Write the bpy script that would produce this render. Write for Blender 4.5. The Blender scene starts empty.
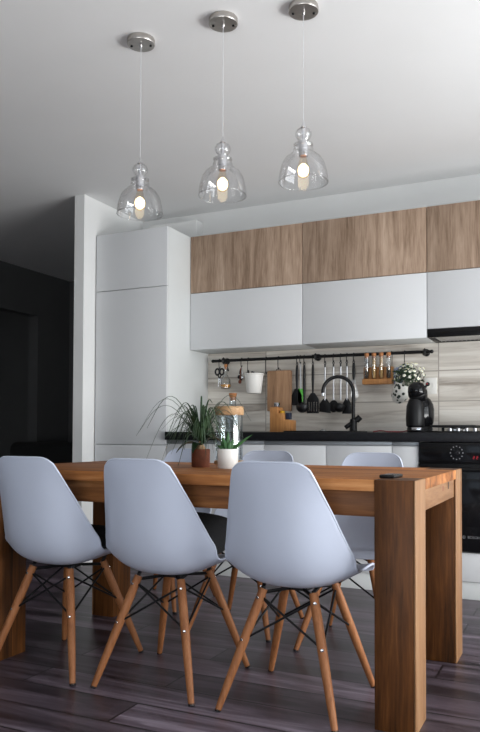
import bpy, bmesh, math, random
from mathutils import Vector, Matrix
random.seed(11)
PI = math.pi
S = bpy.context.scene
COL = S.collection

# ------------------------------------------------------------------ materials
MATS = {}
def new_mat(name):
    m = bpy.data.materials.new(name); m.use_nodes = True
    nt = m.node_tree; b = nt.nodes['Principled BSDF']
    MATS[name] = m
    return m, nt, b
def N(nt, typ, **kw):
    n = nt.nodes.new(typ)
    for k, v in kw.items():
        if k.startswith('i_'):
            key = k[2:]
            key = int(key) if key.isdigit() else key
            n.inputs[key].default_value = v
        else:
            setattr(n, k, v)
    return n
def ramp(nt, stops):
    r = nt.nodes.new('ShaderNodeValToRGB'); cr = r.color_ramp
    while len(cr.elements) < len(stops): cr.elements.new(0.5)
    for e, (p, c) in zip(cr.elements, stops):
        e.position = p; e.color = (*c, 1)
    return r
def srgb(r, g, b):
    f = lambda c: (c/255/12.92) if c/255 <= .04045 else ((c/255+.055)/1.055)**2.4
    return (f(r), f(g), f(b))
def plain(name, col, rough=.5, metal=0, var=.04, scale=8, bump=0, spec=.5, coat=0):
    """one-colour surface with slight procedural variation"""
    m, nt, b = new_mat(name); L = nt.links
    tc = N(nt, 'ShaderNodeTexCoord'); no = N(nt, 'ShaderNodeTexNoise', i_Scale=scale, i_Detail=4)
    L.new(tc.outputs['Object'], no.inputs['Vector'])
    r = ramp(nt, [(.3, tuple(c*(1-var) for c in col)), (.7, tuple(min(1, c*(1+var)) for c in col))])
    L.new(no.outputs['Fac'], r.inputs['Fac']); L.new(r.outputs['Color'], b.inputs['Base Color'])
    b.inputs['Roughness'].default_value = rough; b.inputs['Metallic'].default_value = metal
    b.inputs['Specular IOR Level'].default_value = spec
    b.inputs['Coat Weight'].default_value = coat
    if bump:
        bp = N(nt, 'ShaderNodeBump', i_Strength=bump, i_Distance=.004)
        no2 = N(nt, 'ShaderNodeTexNoise', i_Scale=scale*25, i_Detail=3)
        L.new(tc.outputs['Object'], no2.inputs['Vector'])
        L.new(no2.outputs['Fac'], bp.inputs['Height']); L.new(bp.outputs['Normal'], b.inputs['Normal'])
    return m
def wood(name, stops, axis='x', scale=9, stretch=.09, rough=.5, board=0, board_axis='y', tone=.25, line=0, bump=.25, rows=None):
    """grain running along axis; optional glued boards across board_axis"""
    m, nt, b = new_mat(name); L = nt.links
    tc = N(nt, 'ShaderNodeTexCoord')
    oi = N(nt, 'ShaderNodeObjectInfo')
    mp = N(nt, 'ShaderNodeMapping'); sc = [1, 1, 1]; sc['xyz'.index(axis)] = stretch
    mp.inputs['Scale'].default_value = sc
    vec = tc.outputs['Object']
    add = N(nt, 'ShaderNodeVectorMath', operation='ADD')
    mul = N(nt, 'ShaderNodeVectorMath', operation='MULTIPLY'); mul.inputs[1].default_value = (7, 5, 9)
    L.new(oi.outputs['Random'], mul.inputs[0])
    L.new(vec, add.inputs[0]); L.new(mul.outputs[0], add.inputs[1])
    src = add.outputs[0]
    wn = None
    if board:
        sep = N(nt, 'ShaderNodeSeparateXYZ'); L.new(vec, sep.inputs[0])
        dv = N(nt, 'ShaderNodeMath', operation='DIVIDE', i_1=board); L.new(sep.outputs['xyz'.index(board_axis)], dv.inputs[0])
        fl = N(nt, 'ShaderNodeMath', operation='FLOOR'); L.new(dv.outputs[0], fl.inputs[0])
        wn = N(nt, 'ShaderNodeTexWhiteNoise', noise_dimensions='1D'); L.new(fl.outputs[0], wn.inputs['W'])
        a2 = N(nt, 'ShaderNodeVectorMath', operation='ADD'); m2 = N(nt, 'ShaderNodeVectorMath', operation='SCALE'); m2.inputs['Scale'].default_value = 6
        L.new(wn.outputs['Color'], m2.inputs[0]); L.new(src, a2.inputs[0]); L.new(m2.outputs[0], a2.inputs[1])
        src = a2.outputs[0]
    L.new(src, mp.inputs['Vector'])
    n1 = N(nt, 'ShaderNodeTexNoise', i_Scale=scale, i_Detail=7, i_Roughness=.62, i_Distortion=.7)
    n2 = N(nt, 'ShaderNodeTexNoise', i_Scale=scale*7, i_Detail=4, i_Roughness=.6)
    L.new(mp.outputs[0], n1.inputs['Vector']); L.new(mp.outputs[0], n2.inputs['Vector'])
    mx = N(nt, 'ShaderNodeMix', data_type='FLOAT'); mx.inputs[0].default_value = .33
    L.new(n1.outputs['Fac'], mx.inputs[2]); L.new(n2.outputs['Fac'], mx.inputs[3])
    r = ramp(nt, stops); L.new(mx.outputs[0], r.inputs['Fac'])
    col = r.outputs['Color']
    if board:
        hs = N(nt, 'ShaderNodeHueSaturation')
        mr = N(nt, 'ShaderNodeMapRange'); mr.inputs['To Min'].default_value = 1-tone; mr.inputs['To Max'].default_value = 1+tone
        L.new(wn.outputs['Value'], mr.inputs['Value']); L.new(mr.outputs[0], hs.inputs['Value']); L.new(col, hs.inputs['Color'])
        col = hs.outputs['Color']
        if line:
            fr = N(nt, 'ShaderNodeMath', operation='FRACT'); L.new(dv.outputs[0], fr.inputs[0])
            lt = N(nt, 'ShaderNodeMath', operation='LESS_THAN', i_1=line); L.new(fr.outputs[0], lt.inputs[0])
            m3 = N(nt, 'ShaderNodeMix', data_type='RGBA'); L.new(lt.outputs[0], m3.inputs[0]); L.new(col, m3.inputs[6])
            m3.inputs[7].default_value = tuple(c*.35 for c in stops[0][1]) + (1,)
            col = m3.outputs[2]
    L.new(col, b.inputs['Base Color'])
    b.inputs['Roughness'].default_value = rough; b.inputs['Specular IOR Level'].default_value = .25
    bp = N(nt, 'ShaderNodeBump', i_Strength=bump, i_Distance=.002)
    L.new(mx.outputs[0], bp.inputs['Height']); L.new(bp.outputs['Normal'], b.inputs['Normal'])
    return m
def glass(name, tint=(.96, .97, .97), refl=.9, edge=.55, rough=.02, sheen=.75):
    """thin clear glass: transparent with a fresnel sheen"""
    m, nt, b = new_mat(name); L = nt.links
    nt.nodes.remove(b)
    out = nt.nodes['Material Output']
    tr = N(nt, 'ShaderNodeBsdfTransparent'); gl = N(nt, 'ShaderNodeBsdfGlossy', i_Roughness=rough)
    gl.inputs['Color'].default_value = (refl, refl, refl, 1)
    fr = N(nt, 'ShaderNodeLayerWeight', i_Blend=.25)
    rp = ramp(nt, [(0, tint), (.7, tint), (1, tuple(c*edge for c in tint))])
    no = N(nt, 'ShaderNodeTexNoise', i_Scale=30)
    L.new(fr.outputs['Facing'], rp.inputs['Fac']); L.new(rp.outputs['Color'], tr.inputs['Color'])
    bp = N(nt, 'ShaderNodeBump', i_Strength=.03, i_Distance=.002); L.new(no.outputs['Fac'], bp.inputs['Height']); L.new(bp.outputs['Normal'], gl.inputs['Normal'])
    mr = N(nt, 'ShaderNodeMapRange'); mr.inputs['To Min'].default_value = .05; mr.inputs['To Max'].default_value = sheen
    L.new(fr.outputs['Fresnel'], mr.inputs['Value'])
    mx = N(nt, 'ShaderNodeMixShader'); L.new(mr.outputs[0], mx.inputs[0]); L.new(tr.outputs[0], mx.inputs[1]); L.new(gl.outputs[0], mx.inputs[2])
    L.new(mx.outputs[0], out.inputs['Surface'])
    return m
def emit(name, col, strength):
    m, nt, b = new_mat(name)
    b.inputs['Base Color'].default_value = (*col, 1)
    b.inputs['Emission Color'].default_value = (*col, 1); b.inputs['Emission Strength'].default_value = strength
    no = N(nt, 'ShaderNodeTexNoise', i_Scale=5); mr = N(nt, 'ShaderNodeMapRange'); mr.inputs['To Min'].default_value = .3; mr.inputs['To Max'].default_value = .35
    nt.links.new(no.outputs['Fac'], mr.inputs['Value']); nt.links.new(mr.outputs[0], b.inputs['Roughness'])
    return m
def planks(name, plane, w, h, stops, mortar, scale, stretch, rough, off=(0, 0, 0), boff=.37, msize=.006, tone=.2, freq=2, knots=False, spec=.5):
    """rows of wood-look boards laid by the brick node; plane 'xy' or 'xz'"""
    m, nt, b = new_mat(name); L = nt.links
    tc = N(nt, 'ShaderNodeTexCoord'); sep = N(nt, 'ShaderNodeSeparateXYZ'); L.new(tc.outputs['Object'], sep.inputs[0])
    cb = N(nt, 'ShaderNodeCombineXYZ'); L.new(sep.outputs[0], cb.inputs[0]); L.new(sep.outputs[1 if plane == 'xy' else 2], cb.inputs[1])
    mp = N(nt, 'ShaderNodeMapping'); mp.inputs['Location'].default_value = off; L.new(cb.outputs[0], mp.inputs['Vector'])
    br = N(nt, 'ShaderNodeTexBrick', offset=boff, offset_frequency=freq)
    br.inputs['Scale'].default_value = 1; br.inputs['Brick Width'].default_value = w; br.inputs['Row Height'].default_value = h
    br.inputs['Mortar Size'].default_value = msize; br.inputs['Mortar Smooth'].default_value = .1
    br.inputs['Color1'].default_value = (0, 0, 0, 1); br.inputs['Color2'].default_value = (1, 1, 1, 1); br.inputs['Bias'].default_value = 0
    L.new(mp.outputs[0], br.inputs['Vector'])
    sp2 = N(nt, 'ShaderNodeSeparateColor'); L.new(br.outputs['Color'], sp2.inputs[0])
    sc = N(nt, 'ShaderNodeVectorMath', operation='SCALE'); sc.inputs['Scale'].default_value = 9; L.new(br.outputs['Color'], sc.inputs[0])
    ad = N(nt, 'ShaderNodeVectorMath', operation='ADD'); L.new(mp.outputs[0], ad.inputs[0]); L.new(sc.outputs[0], ad.inputs[1])
    m2 = N(nt, 'ShaderNodeMapping'); m2.inputs['Scale'].default_value = (stretch, 1, 1); L.new(ad.outputs[0], m2.inputs['Vector'])
    n1 = N(nt, 'ShaderNodeTexNoise', i_Scale=scale, i_Detail=8, i_Roughness=.62, i_Distortion=.9); L.new(m2.outputs[0], n1.inputs['Vector'])
    r = ramp(nt, stops); L.new(n1.outputs['Fac'], r.inputs['Fac'])
    col = r.outputs['Color']
    if knots:
        vo = N(nt, 'ShaderNodeTexVoronoi', i_Scale=2.6)
        m4 = N(nt, 'ShaderNodeMapping'); m4.inputs['Scale'].default_value = (.55, 1.6, 1); L.new(ad.outputs[0], m4.inputs['Vector']); L.new(m4.outputs[0], vo.inputs['Vector'])
        kr = ramp(nt, [(0, (1, 1, 1)), (.04, (.7, .7, .7)), (.1, (0, 0, 0))]); L.new(vo.outputs['Distance'], kr.inputs['Fac'])
        km = N(nt, 'ShaderNodeMix', data_type='RGBA'); L.new(kr.outputs['Color'], km.inputs[0]); L.new(col, km.inputs[6]); km.inputs[7].default_value = (*[c*.45 for c in stops[0][1]], 1)
        col = km.outputs[2]
    hs = N(nt, 'ShaderNodeHueSaturation'); mr = N(nt, 'ShaderNodeMapRange'); mr.inputs['To Min'].default_value = 1-tone; mr.inputs['To Max'].default_value = 1+tone
    L.new(sp2.outputs[0], mr.inputs['Value']); L.new(mr.outputs[0], hs.inputs['Value']); L.new(col, hs.inputs['Color'])
    mx = N(nt, 'ShaderNodeMix', data_type='RGBA'); L.new(br.outputs['Fac'], mx.inputs[0]); L.new(hs.outputs['Color'], mx.inputs[6]); mx.inputs[7].default_value = (*mortar, 1)
    L.new(mx.outputs[2], b.inputs['Base Color'])
    rr = N(nt, 'ShaderNodeMapRange'); rr.inputs['To Min'].default_value = rough-.1; rr.inputs['To Max'].default_value = rough+.12
    L.new(n1.outputs['Fac'], rr.inputs['Value']); L.new(rr.outputs[0], b.inputs['Roughness'])
    b.inputs['Specular IOR Level'].default_value = spec
    bp = N(nt, 'ShaderNodeBump', i_Strength=.3, i_Distance=.002); L.new(n1.outputs['Fac'], bp.inputs['Height']); L.new(bp.outputs['Normal'], b.inputs['Normal'])
    return m

WHITE_WALL = plain('wall_paint', (.76, .76, .75), .9, bump=.08, scale=3, var=.02)
CEIL = plain('ceiling_paint', (.80, .80, .80), .95, bump=.06, scale=2, var=.015)
SHADEWALL = plain('shaded_wall', (.11, .11, .11), .9, scale=3)  # dimness of the unlit room put into the wall colour
SHADEHALL = plain('shaded_hall', (.03, .03, .03), .9, scale=3)  # deeper shade of the hall painted in as near-black
CABWHITE = plain('white_lacquer', (.655, .663, .675), .38, var=.01, scale=4)
CARCASS = plain('white_melamine', (.64, .655, .65), .55, var=.015, scale=5)
GAPDARK = plain('shadow_gap_profile', (.35, .37, .39), .4, metal=.6)
SHELL = plain('chair_polypropylene', (.565, .61, .73), .34, var=.015, scale=6, bump=.03)
BLACKMETAL = plain('black_metal', (.006, .006, .0065), .45, spec=.3)
BLACKWIRE = plain('black_wire', (.006, .006, .007), .5, spec=.3)
BLACKPLASTIC = plain('black_plastic', (.006, .006, .007), .4, spec=.3)
GLOSSBLACK = plain('gloss_black', (.006, .006, .007), .14, spec=.28)
COUNTER = plain('black_worktop', (.008, .008, .010), .4, var=.3, scale=60, spec=.3)
CHROME = plain('chrome', (.78, .78, .8), .12, metal=1, var=.02)
NICKEL = plain('brushed_nickel', (.50, .47, .44), .34, metal=1, var=.08, scale=40)
STEEL = plain('steel', (.55, .55, .56), .3, metal=1)
COPPER = plain('copper_ring', (.75, .32, .14), .3, metal=1)
CHAIRWOOD = wood('beech_leg', [(.25, srgb(104, 62, 38)), (.5, srgb(146, 94, 58)), (.8, srgb(172, 118, 80))], 'z', 30, .06, .5)
OAK = [(.30, srgb(56, 32, 16)), (.43, srgb(100, 60, 31)), (.55, srgb(132, 84, 46)), (.72, srgb(170, 120, 76))]
TABLE_X = wood('oak_table_boards', [(.32, srgb(78, 44, 20)), (.43, srgb(134, 82, 42)), (.54, srgb(166, 106, 58)), (.70, srgb(200, 144, 92))], 'x', 10, .07, .6, board=.113, board_axis='y', tone=.22, line=.02)
APRON_X = wood('oak_apron', OAK, 'x', 11, .07, .5)
PALEOAK = [(.30, srgb(78, 50, 30)), (.43, srgb(122, 86, 56)), (.55, srgb(142, 106, 74)), (.72, srgb(168, 134, 102))]  # paler oak tones for the end aprons and outer leg faces
APRON_Y = wood('oak_end_apron', PALEOAK, 'y', 11, .1, .5)
PALEBOARD = wood('oak_pale_board', PALEOAK, 'z', 14, .06, .5)
LEG_Z = wood('oak_leg', [(.32, srgb(22, 12, 4)), (.43, srgb(66, 37, 13)), (.55, srgb(92, 54, 22)), (.72, srgb(126, 80, 40))], 'z', 15, .06, .5, board=.043, board_axis='y', tone=.2)
SONOMA = wood('sonoma_oak_front', [(.28, srgb(98, 79, 64)), (.42, srgb(140, 117, 98)), (.55, srgb(168, 144, 124)), (.74, srgb(198, 176, 156))], 'z', 17, .075, .6)
BAMBOO = wood('bamboo', [(.3, srgb(146, 96, 54)), (.6, srgb(190, 136, 84)), (.8, srgb(210, 162, 110))], 'z', 30, .06, .5)
BOARDWOOD = wood('cutting_board_wood', [(.3, srgb(124, 94, 70)), (.55, srgb(166, 130, 100)), (.8, srgb(190, 154, 124))], 'z', 16, .08, .6)
LIDWOOD = wood('lid_wood', [(.3, srgb(128, 92, 60)), (.5, srgb(178, 142, 104)), (.75, srgb(214, 182, 144))], 'x', 26, .12, .5)
CORK = plain('cork', srgb(168, 112, 70), .85, var=.25, scale=120, bump=.3)
RUST = plain('rust_brown_pot', srgb(116, 62, 38), .7, var=.25, scale=45, bump=.2)
POTWHITE = plain('white_ceramic', (.80, .78, .74), .45, var=.02)
SOIL = plain('soil', (.03, .022, .016), .95, var=.4, scale=90, bump=.5)
LEAF = plain('leaf_green', srgb(44, 66, 40), .5, var=.35, scale=14)
LEAFDARK = plain('broad_leaf_green', srgb(34, 54, 30), .4, var=.3, scale=18)
ALOE = plain('succulent_green', srgb(46, 88, 44), .45, var=.3, scale=50)
BULBTAN = plain('palm_base_tan', srgb(166, 134, 100), .8, var=.25, scale=60, bump=.3)
PETAL = plain('white_petals', (.82, .82, .72), .7, var=.08, scale=50)
PISTIL = plain('yellow_flower_centre', srgb(206, 190, 90), .7, var=.1)
LIME = plain('lime_green_plastic', srgb(92, 190, 70), .4)
CUSHION = plain('charcoal_fabric', (.008, .008, .010), .95, var=.3, scale=60, bump=.4)
SOFA = plain('dark_sofa_fabric', (.012, .012, .013), .95, var=.2, scale=60, bump=.3)
BLUEGREY = plain('blue_grey_cloth', srgb(150, 160, 186), .8, var=.08, bump=.2, scale=20)
REDCORD = plain('red_cord', srgb(130, 24, 30), .5)
OIL = plain('amber_oil', srgb(200, 140, 20), .2)
HERB = plain('dark_herbs', srgb(66, 56, 46), .9, var=.4, scale=160)
GRAIN = plain('pale_spice', srgb(176, 142, 92), .9, var=.2, scale=200)
YELLOWP = plain('yellow_plastic', srgb(196, 150, 26), .4)
NAVY = plain('navy_plastic', srgb(28, 38, 60), .4)
BROWNRED = plain('terracotta_plastic', srgb(120, 60, 36), .5)
CORDM = plain('pale_cord', (.60, .60, .62), .4)
WHITEPRINT = plain('white_print', (.2, .2, .21), .5)
REDLED = emit('red_led', (.4, .015, .025), .22)
GLASS = glass('clear_glass', (.97, .975, .975))
SHADEGLASS = glass('pendant_glass', (.985, .985, .988), edge=.30, sheen=.40)
JARGLASS = glass('jar_glass', (.93, .955, .965), edge=.45, sheen=.5)
PANE = glass('window_pane', (.97, .98, .98))
BULBGLASS = glass('warm_bulb_glass', (1, .94, .84), edge=.7, sheen=.12)
FILAMENT = emit('lit_filament', (1, .83, .55), 3)
FLOORM = planks('dark_oak_planks', 'xy', 1.35, .172, [(.28, srgb(30, 24, 28)), (.43, srgb(60, 50, 57)), (.57, srgb(94, 82, 92)), (.74, srgb(146, 134, 145))], srgb(20, 16, 18), 11, .085, .36, tone=.38, msize=.004)
SPLASH = planks('grey_wood_tile', 'xz', 1.2, .195, [(.27, srgb(128, 118, 107)), (.38, srgb(184, 175, 165)), (.52, srgb(208, 201, 191)), (.72, srgb(230, 225, 217))], srgb(160, 152, 142), 17, .075, .5, off=(.828, -.14, 0), boff=0, tone=.06, msize=.0035, knots=True)
# white planter print with dark blotches
def spotted():
    m, nt, b = new_mat('white_spotted_cloth'); L = nt.links
    tc = N(nt, 'ShaderNodeTexCoord'); vo = N(nt, 'ShaderNodeTexVoronoi', i_Scale=38); L.new(tc.outputs['Object'], vo.inputs['Vector'])
    r = ramp(nt, [(0, (.02, .03, .025)), (.33, (.03, .04, .03)), (.39, (.75, .74, .68)), (1, (.78, .77, .72))]); L.new(vo.outputs['Distance'], r.inputs['Fac'])
    L.new(r.outputs['Color'], b.inputs['Base Color']); b.inputs['Roughness'].default_value = .8
    return m
SPOTTED = spotted()

# ------------------------------------------------------------------ mesh helpers
class MB:
    def __init__(s): s.bm = bmesh.new()
    def _merge(s, b, M=None):
        if M is not None: bmesh.ops.transform(b, matrix=M, verts=b.verts)
        me = bpy.data.meshes.new('t'); b.to_mesh(me); b.free(); s.bm.from_mesh(me); bpy.data.meshes.remove(me)
        return s
    def box(s, x0, x1, y0, y1, z0, z1, bev=.002, seg=2, M=None):
        b = bmesh.new(); bmesh.ops.create_cube(b, size=1)
        for v in b.verts: v.co = Vector(((x0+x1)/2+v.co.x*(x1-x0), (y0+y1)/2+v.co.y*(y1-y0), (z0+z1)/2+v.co.z*(z1-z0)))
        if bev: bmesh.ops.bevel(b, geom=b.edges[:], offset=bev, segments=seg, affect='EDGES', profile=.5)
        return s._merge(b, M)
    def lathe(s, prof, n=32, c=(0, 0, 0), M=None, close=False):
        """prof: (r,z) list; ends with r=0 are capped by a pole"""
        b = bmesh.new(); rings = []
        for r, z in prof:
            if r < 1e-6: rings.append([b.verts.new((0, 0, z))])
            else: rings.append([b.verts.new((r*math.cos(2*PI*i/n), r*math.sin(2*PI*i/n), z)) for i in range(n)])
        if close: rings.append(rings[0])
        for A, B in zip(rings, rings[1:]):
            for i in range(n):
                j = (i+1) % n
                q = [A[i % len(A)], A[j % len(A)], B[j % len(B)], B[i % len(B)]]
                u = []
                for v in q:
                    if v not in u: u.append(v)
                if len(u) > 2:
                    try: b.faces.new(u)
                    except ValueError: pass
        bmesh.ops.recalc_face_normals(b, faces=b.faces)
        T = Matrix.Translation(Vector(c))
        return s._merge(b, T @ M if M is not None else T)
    def tube(s, pts, rad, n=10, cap=True):
        b = bmesh.new(); pts = [Vector(p) for p in pts]
        rs = rad if isinstance(rad, (list, tuple)) else [rad]*len(pts)
        up = None; rings = []
        for i, p in enumerate(pts):
            t = (pts[min(i+1, len(pts)-1)]-pts[max(i-1, 0)]).normalized()
            if up is None:
                up = t.cross(Vector((0, 0, 1)))
                if up.length < .1: up = t.cross(Vector((1, 0, 0)))
            up = (up - t*up.dot(t)).normalized(); v = t.cross(up)
            rings.append([b.verts.new(p+(up*math.cos(2*PI*k/n)+v*math.sin(2*PI*k/n))*rs[i]) for k in range(n)])
        for A, B in zip(rings, rings[1:]):
            for k in range(n): b.faces.new((A[k], A[(k+1) % n], B[(k+1) % n], B[k]))
        if cap: b.faces.new(rings[0][::-1]); b.faces.new(rings[-1])
        bmesh.ops.recalc_face_normals(b, faces=b.faces)
        return s._merge(b)
    def prism(s, poly, axis, a0, a1, bev=.002, seg=2, M=None):
        """polygon in the two other axes, extruded along axis"""
        b = bmesh.new()
        def mk(p, a):
            return {'x': (a, p[0], p[1]), 'y': (p[0], a, p[1]), 'z': (p[0], p[1], a)}[axis]
        A = [b.verts.new(mk(p, a0)) for p in poly]; B = [b.verts.new(mk(p, a1)) for p in poly]
        b.faces.new(A); b.faces.new(B)
        for i in range(len(poly)):
            j = (i+1) % len(poly); b.faces.new((A[i], A[j], B[j], B[i]))
        bmesh.ops.recalc_face_normals(b, faces=b.faces)
        if bev: bmesh.ops.bevel(b, geom=b.edges[:], offset=bev, segments=seg, affect='EDGES', profile=.5)
        return s._merge(b, M)
    def ball(s, c, r, sc=(1, 1, 1), n=16, M=None):
        b = bmesh.new(); bmesh.ops.create_uvsphere(b, u_segments=n, v_segments=max(6, n//2+2), radius=r)
        X = Matrix.Translation(Vector(c)) @ (M if M is not None else Matrix.Identity(4)) @ Matrix.Diagonal((*sc, 1))
        return s._merge(b, X)
    def strip(s, pts, widths, side, thick=.0012, fold=.25):
        """leaf blade: spine points, widths, sideways vector; V-folded, with thickness"""
        b = bmesh.new(); rows = []
        pts = [Vector(p) for p in pts]
        for i, (p, w) in enumerate(zip(pts, widths)):
            t = (pts[min(i+1, len(pts)-1)]-pts[max(i-1, 0)]).normalized()
            sd = (Vector(side)-t*Vector(side).dot(t)).normalized(); nr = sd.cross(t)
            top = [p-sd*w+nr*w*fold, p, p+sd*w+nr*w*fold]
            rows.append([b.verts.new(q) for q in top]+[b.verts.new(q-nr*thick) for q in top])
        for A, B in zip(rows, rows[1:]):
            for i0, i1 in ((0, 1), (1, 2), (2, 5), (5, 4), (4, 3), (3, 0)):
                b.faces.new((A[i0], A[i1], B[i1], B[i0]))
        for R in (rows[0], rows[-1]):
            b.faces.new((R[0], R[1], R[4], R[3])); b.faces.new((R[1], R[2], R[5], R[4]))
        bmesh.ops.recalc_face_normals(b, faces=b.faces)
        return s._merge(b)
    def _merge_rim(s, r, z):
        return s.lathe([(r-.001+.0024*math.cos(a*PI/4), .0024*math.sin(a*PI/4)) for a in range(8)], 48, (0, 0, z), close=True)
    def build(s, name, mat, parent=None, smooth=True, angle=40):
        me = bpy.data.meshes.new(name); s.bm.to_mesh(me); s.bm.free()
        me.materials.append(mat)
        o = bpy.data.objects.new(name, me); COL.objects.link(o)
        if parent: o.parent = parent
        if smooth:
            for p in me.polygons: p.use_smooth = True
            me.set_sharp_from_angle(angle=math.radians(angle))
        return o
def tag(o, label, cat, group=None, kind=None):
    o['label'] = label; o['category'] = cat
    if group: o['group'] = group
    if kind: o['kind'] = kind
    return o
def thing(name, label, cat, loc=(0, 0, 0), group=None, rz=0):
    o = bpy.data.objects.new(name, None); COL.objects.link(o); o.empty_display_size = .05
    o.location = loc; o.rotation_euler = (0, 0, rz)
    return tag(o, label, cat, group)
def copy_tree(o, parent=None):
    c = o.copy(); COL.objects.link(c)
    if parent: c.parent = parent
    for ch in list(o.children): copy_tree(ch, c)
    return c
def struct(o, label, cat):
    return tag(o, label, cat, kind='structure')
def arc(c, r, a0, a1, n, plane='xz', y=0):
    out = []
    for i in range(n+1):
        a = math.radians(a0+(a1-a0)*i/n)
        u, v = c[0]+r*math.cos(a), c[1]+r*math.sin(a)
        out.append((u, y, v) if plane == 'xz' else ((y, u, v) if plane == 'yz' else (u, v, y)))
    return out
def text_mesh(name, body, size, mat, parent, loc, rot=(PI/2, 0, 0), ext=.0006):
    cu = bpy.data.curves.new(name, 'FONT'); cu.body = body; cu.size = size; cu.extrude = ext; cu.align_x = 'LEFT'
    t = bpy.data.objects.new(name, cu); COL.objects.link(t)
    bpy.context.view_layer.update()
    dg = bpy.context.evaluated_depsgraph_get()
    me = bpy.data.meshes.new_from_object(t.evaluated_get(dg))
    bpy.data.objects.remove(t); me.name = name
    me.materials.clear(); me.materials.append(mat)
    o = bpy.data.objects.new(name, me); COL.objects.link(o); o.parent = parent; o.location = loc; o.rotation_euler = rot
    return o

# ------------------------------------------------------------------ setting
CZ = 2.5433; YW = 4.7246; YC = 4.126; YU = 4.4386; XT0 = -3.0745; XT1 = -2.4932
XL, XR, YF, YB = -5.0, 1.9, -1.7, 6.25
struct(MB().box(XL-1.6, XR+.15, YF-.15, YB+.15, -.1, 0, 0).build('floor', FLOORM, smooth=False), 'dark purple-brown wood plank floor', 'floor')
struct(MB().box(XL-1.6, XR+.15, YF-.15, YB+.15, CZ, CZ+.12, 0).build('ceiling', CEIL, smooth=False), 'smooth white ceiling', 'ceiling')
struct(MB().box(-3.0785, XR+.15, YW, YW+.12, 0, CZ, 0).build('wall_back', WHITE_WALL, smooth=False), 'white back wall behind the kitchen units', 'wall')
# partition whose end stands forward of the tall cabinet
struct(MB().box(-3.1620, -3.0785, 3.9988, YB, 0, CZ, .002).build('wall_partition', WHITE_WALL, smooth=False), 'thin white partition wall beside the tall cabinet', 'wall')
struct(MB().box(XL-1.6, -3.1620, YB, YB+.12, 0, CZ, 0).build('wall_far', SHADEWALL, smooth=False), 'far wall of the unlit room at left, shade put into its colour', 'wall')
w = MB(); w.box(XL-.12, XL, YF, YB, 2.095, CZ, 0); w.box(XL-.12, XL, 5.755, YB, 0, 2.095, 0); w.box(XL-.12, XL, YF, 3.4, 0, 2.095, 0)
struct(w.build('wall_left', SHADEWALL, smooth=False), 'left wall with a wide opening under a lintel, coloured dark for shade', 'wall')
w = MB(); w.box(XL-1.6, XL-1.48, 2.4, YB, 0, CZ, 0); w.box(XL-1.6, XL-.12, 2.4, 2.5, 0, CZ, 0)
struct(w.build('wall_hall', SHADEHALL, smooth=False), 'hall wall beyond the opening at far left, deep shade in its colour', 'wall')
# right wall with window opening
WY0, WY1, WZ0, WZ1 = 1.2, 4.05, .35, 2.3
w = MB(); w.box(XR, XR+.15, YF, WY0, 0, CZ, 0); w.box(XR, XR+.15, WY1, YW+.12, 0, CZ, 0); w.box(XR, XR+.15, WY0, WY1, 0, WZ0, 0); w.box(XR, XR+.15, WY0, WY1, WZ1, CZ, 0)
struct(w.build('wall_right', WHITE_WALL, smooth=False), 'white right wall with a wide window', 'wall')
FX0, FX1, FZ0, FZ1 = -1.7, 1.4, .1, 2.3
w = MB(); w.box(XL-.12, FX0, YF-.15, YF, 0, CZ, 0); w.box(FX1, XR+.15, YF-.15, YF, 0, CZ, 0); w.box(FX0, FX1, YF-.15, YF, 0, FZ0, 0); w.box(FX0, FX1, YF-.15, YF, FZ1, CZ, 0)
struct(w.build('wall_front', WHITE_WALL, smooth=False), 'white front wall with a glazed balcony opening', 'wall')
def window(name, axis, a0, a1, z0, z1, pos, label, parts=3):
    fr = MB(); t = .06
    def bx(u0, u1, v0, v1):
        if axis == 'y': fr.box(pos+.03, pos+.10, u0, u1, v0, v1, .004)
        else: fr.box(u0, u1, pos-.10, pos-.03, v0, v1, .004)
    bx(a0, a1, z0, z0+t); bx(a0, a1, z1-t, z1)
    for i in range(parts+1):
        c = a0+(a1-a0)*i/parts; c = min(max(c, a0+t/2), a1-t/2); bx(c-t/2, c+t/2, z0+t, z1-t)
    o = struct(fr.build(name, CARCASS), label, 'window')
    g = MB()
    if axis == 'y': g.box(pos+.06, pos+.066, a0+t, a1-t, z0+t, z1-t, 0)
    else: g.box(a0+t, a1-t, pos-.066, pos-.06, z0+t, z1-t, 0)
    g.build('window_pane', PANE, o)
window('window_1', 'y', WY0, WY1, WZ0, WZ1, XR, 'white framed window in the right wall')
window('window_2', 'x', FX0, FX1, FZ0, FZ1, YF, 'white framed balcony window in the front wall', 4)

struct(MB().box(-2.95, -2.545, 4.62, YW-.001, 2.3045, 2.47, .004).build('trim_1', WHITE_WALL, smooth=False), 'white boxed-in duct on the back wall above the tall cabinet', 'duct')
# ------------------------------------------------------------------ tall cabinet
W0 = XT1-XT0
t = thing('tall_cabinet', 'tall white cabinet with flat handleless doors standing against the partition wall', 'cabinet', ((XT0+XT1)/2, YC, 0))
MB().box(-W0/2, W0/2, .02, YW-YC-.002, .1, 2.288, .0015).build('body', CARCASS, t)
MB().box(-W0/2+.003, W0/2-.003, .03, .05, 0, .1, .001).build('plinth', CARCASS, t)
for z0, z1 in ((.10, .823), (.828, 1.8855), (1.890, 2.286)):
    MB().box(-W0/2+.006, W0/2-.001, 0, .019, z0, z1, .0015).build('door', CABWHITE, t)
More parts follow.
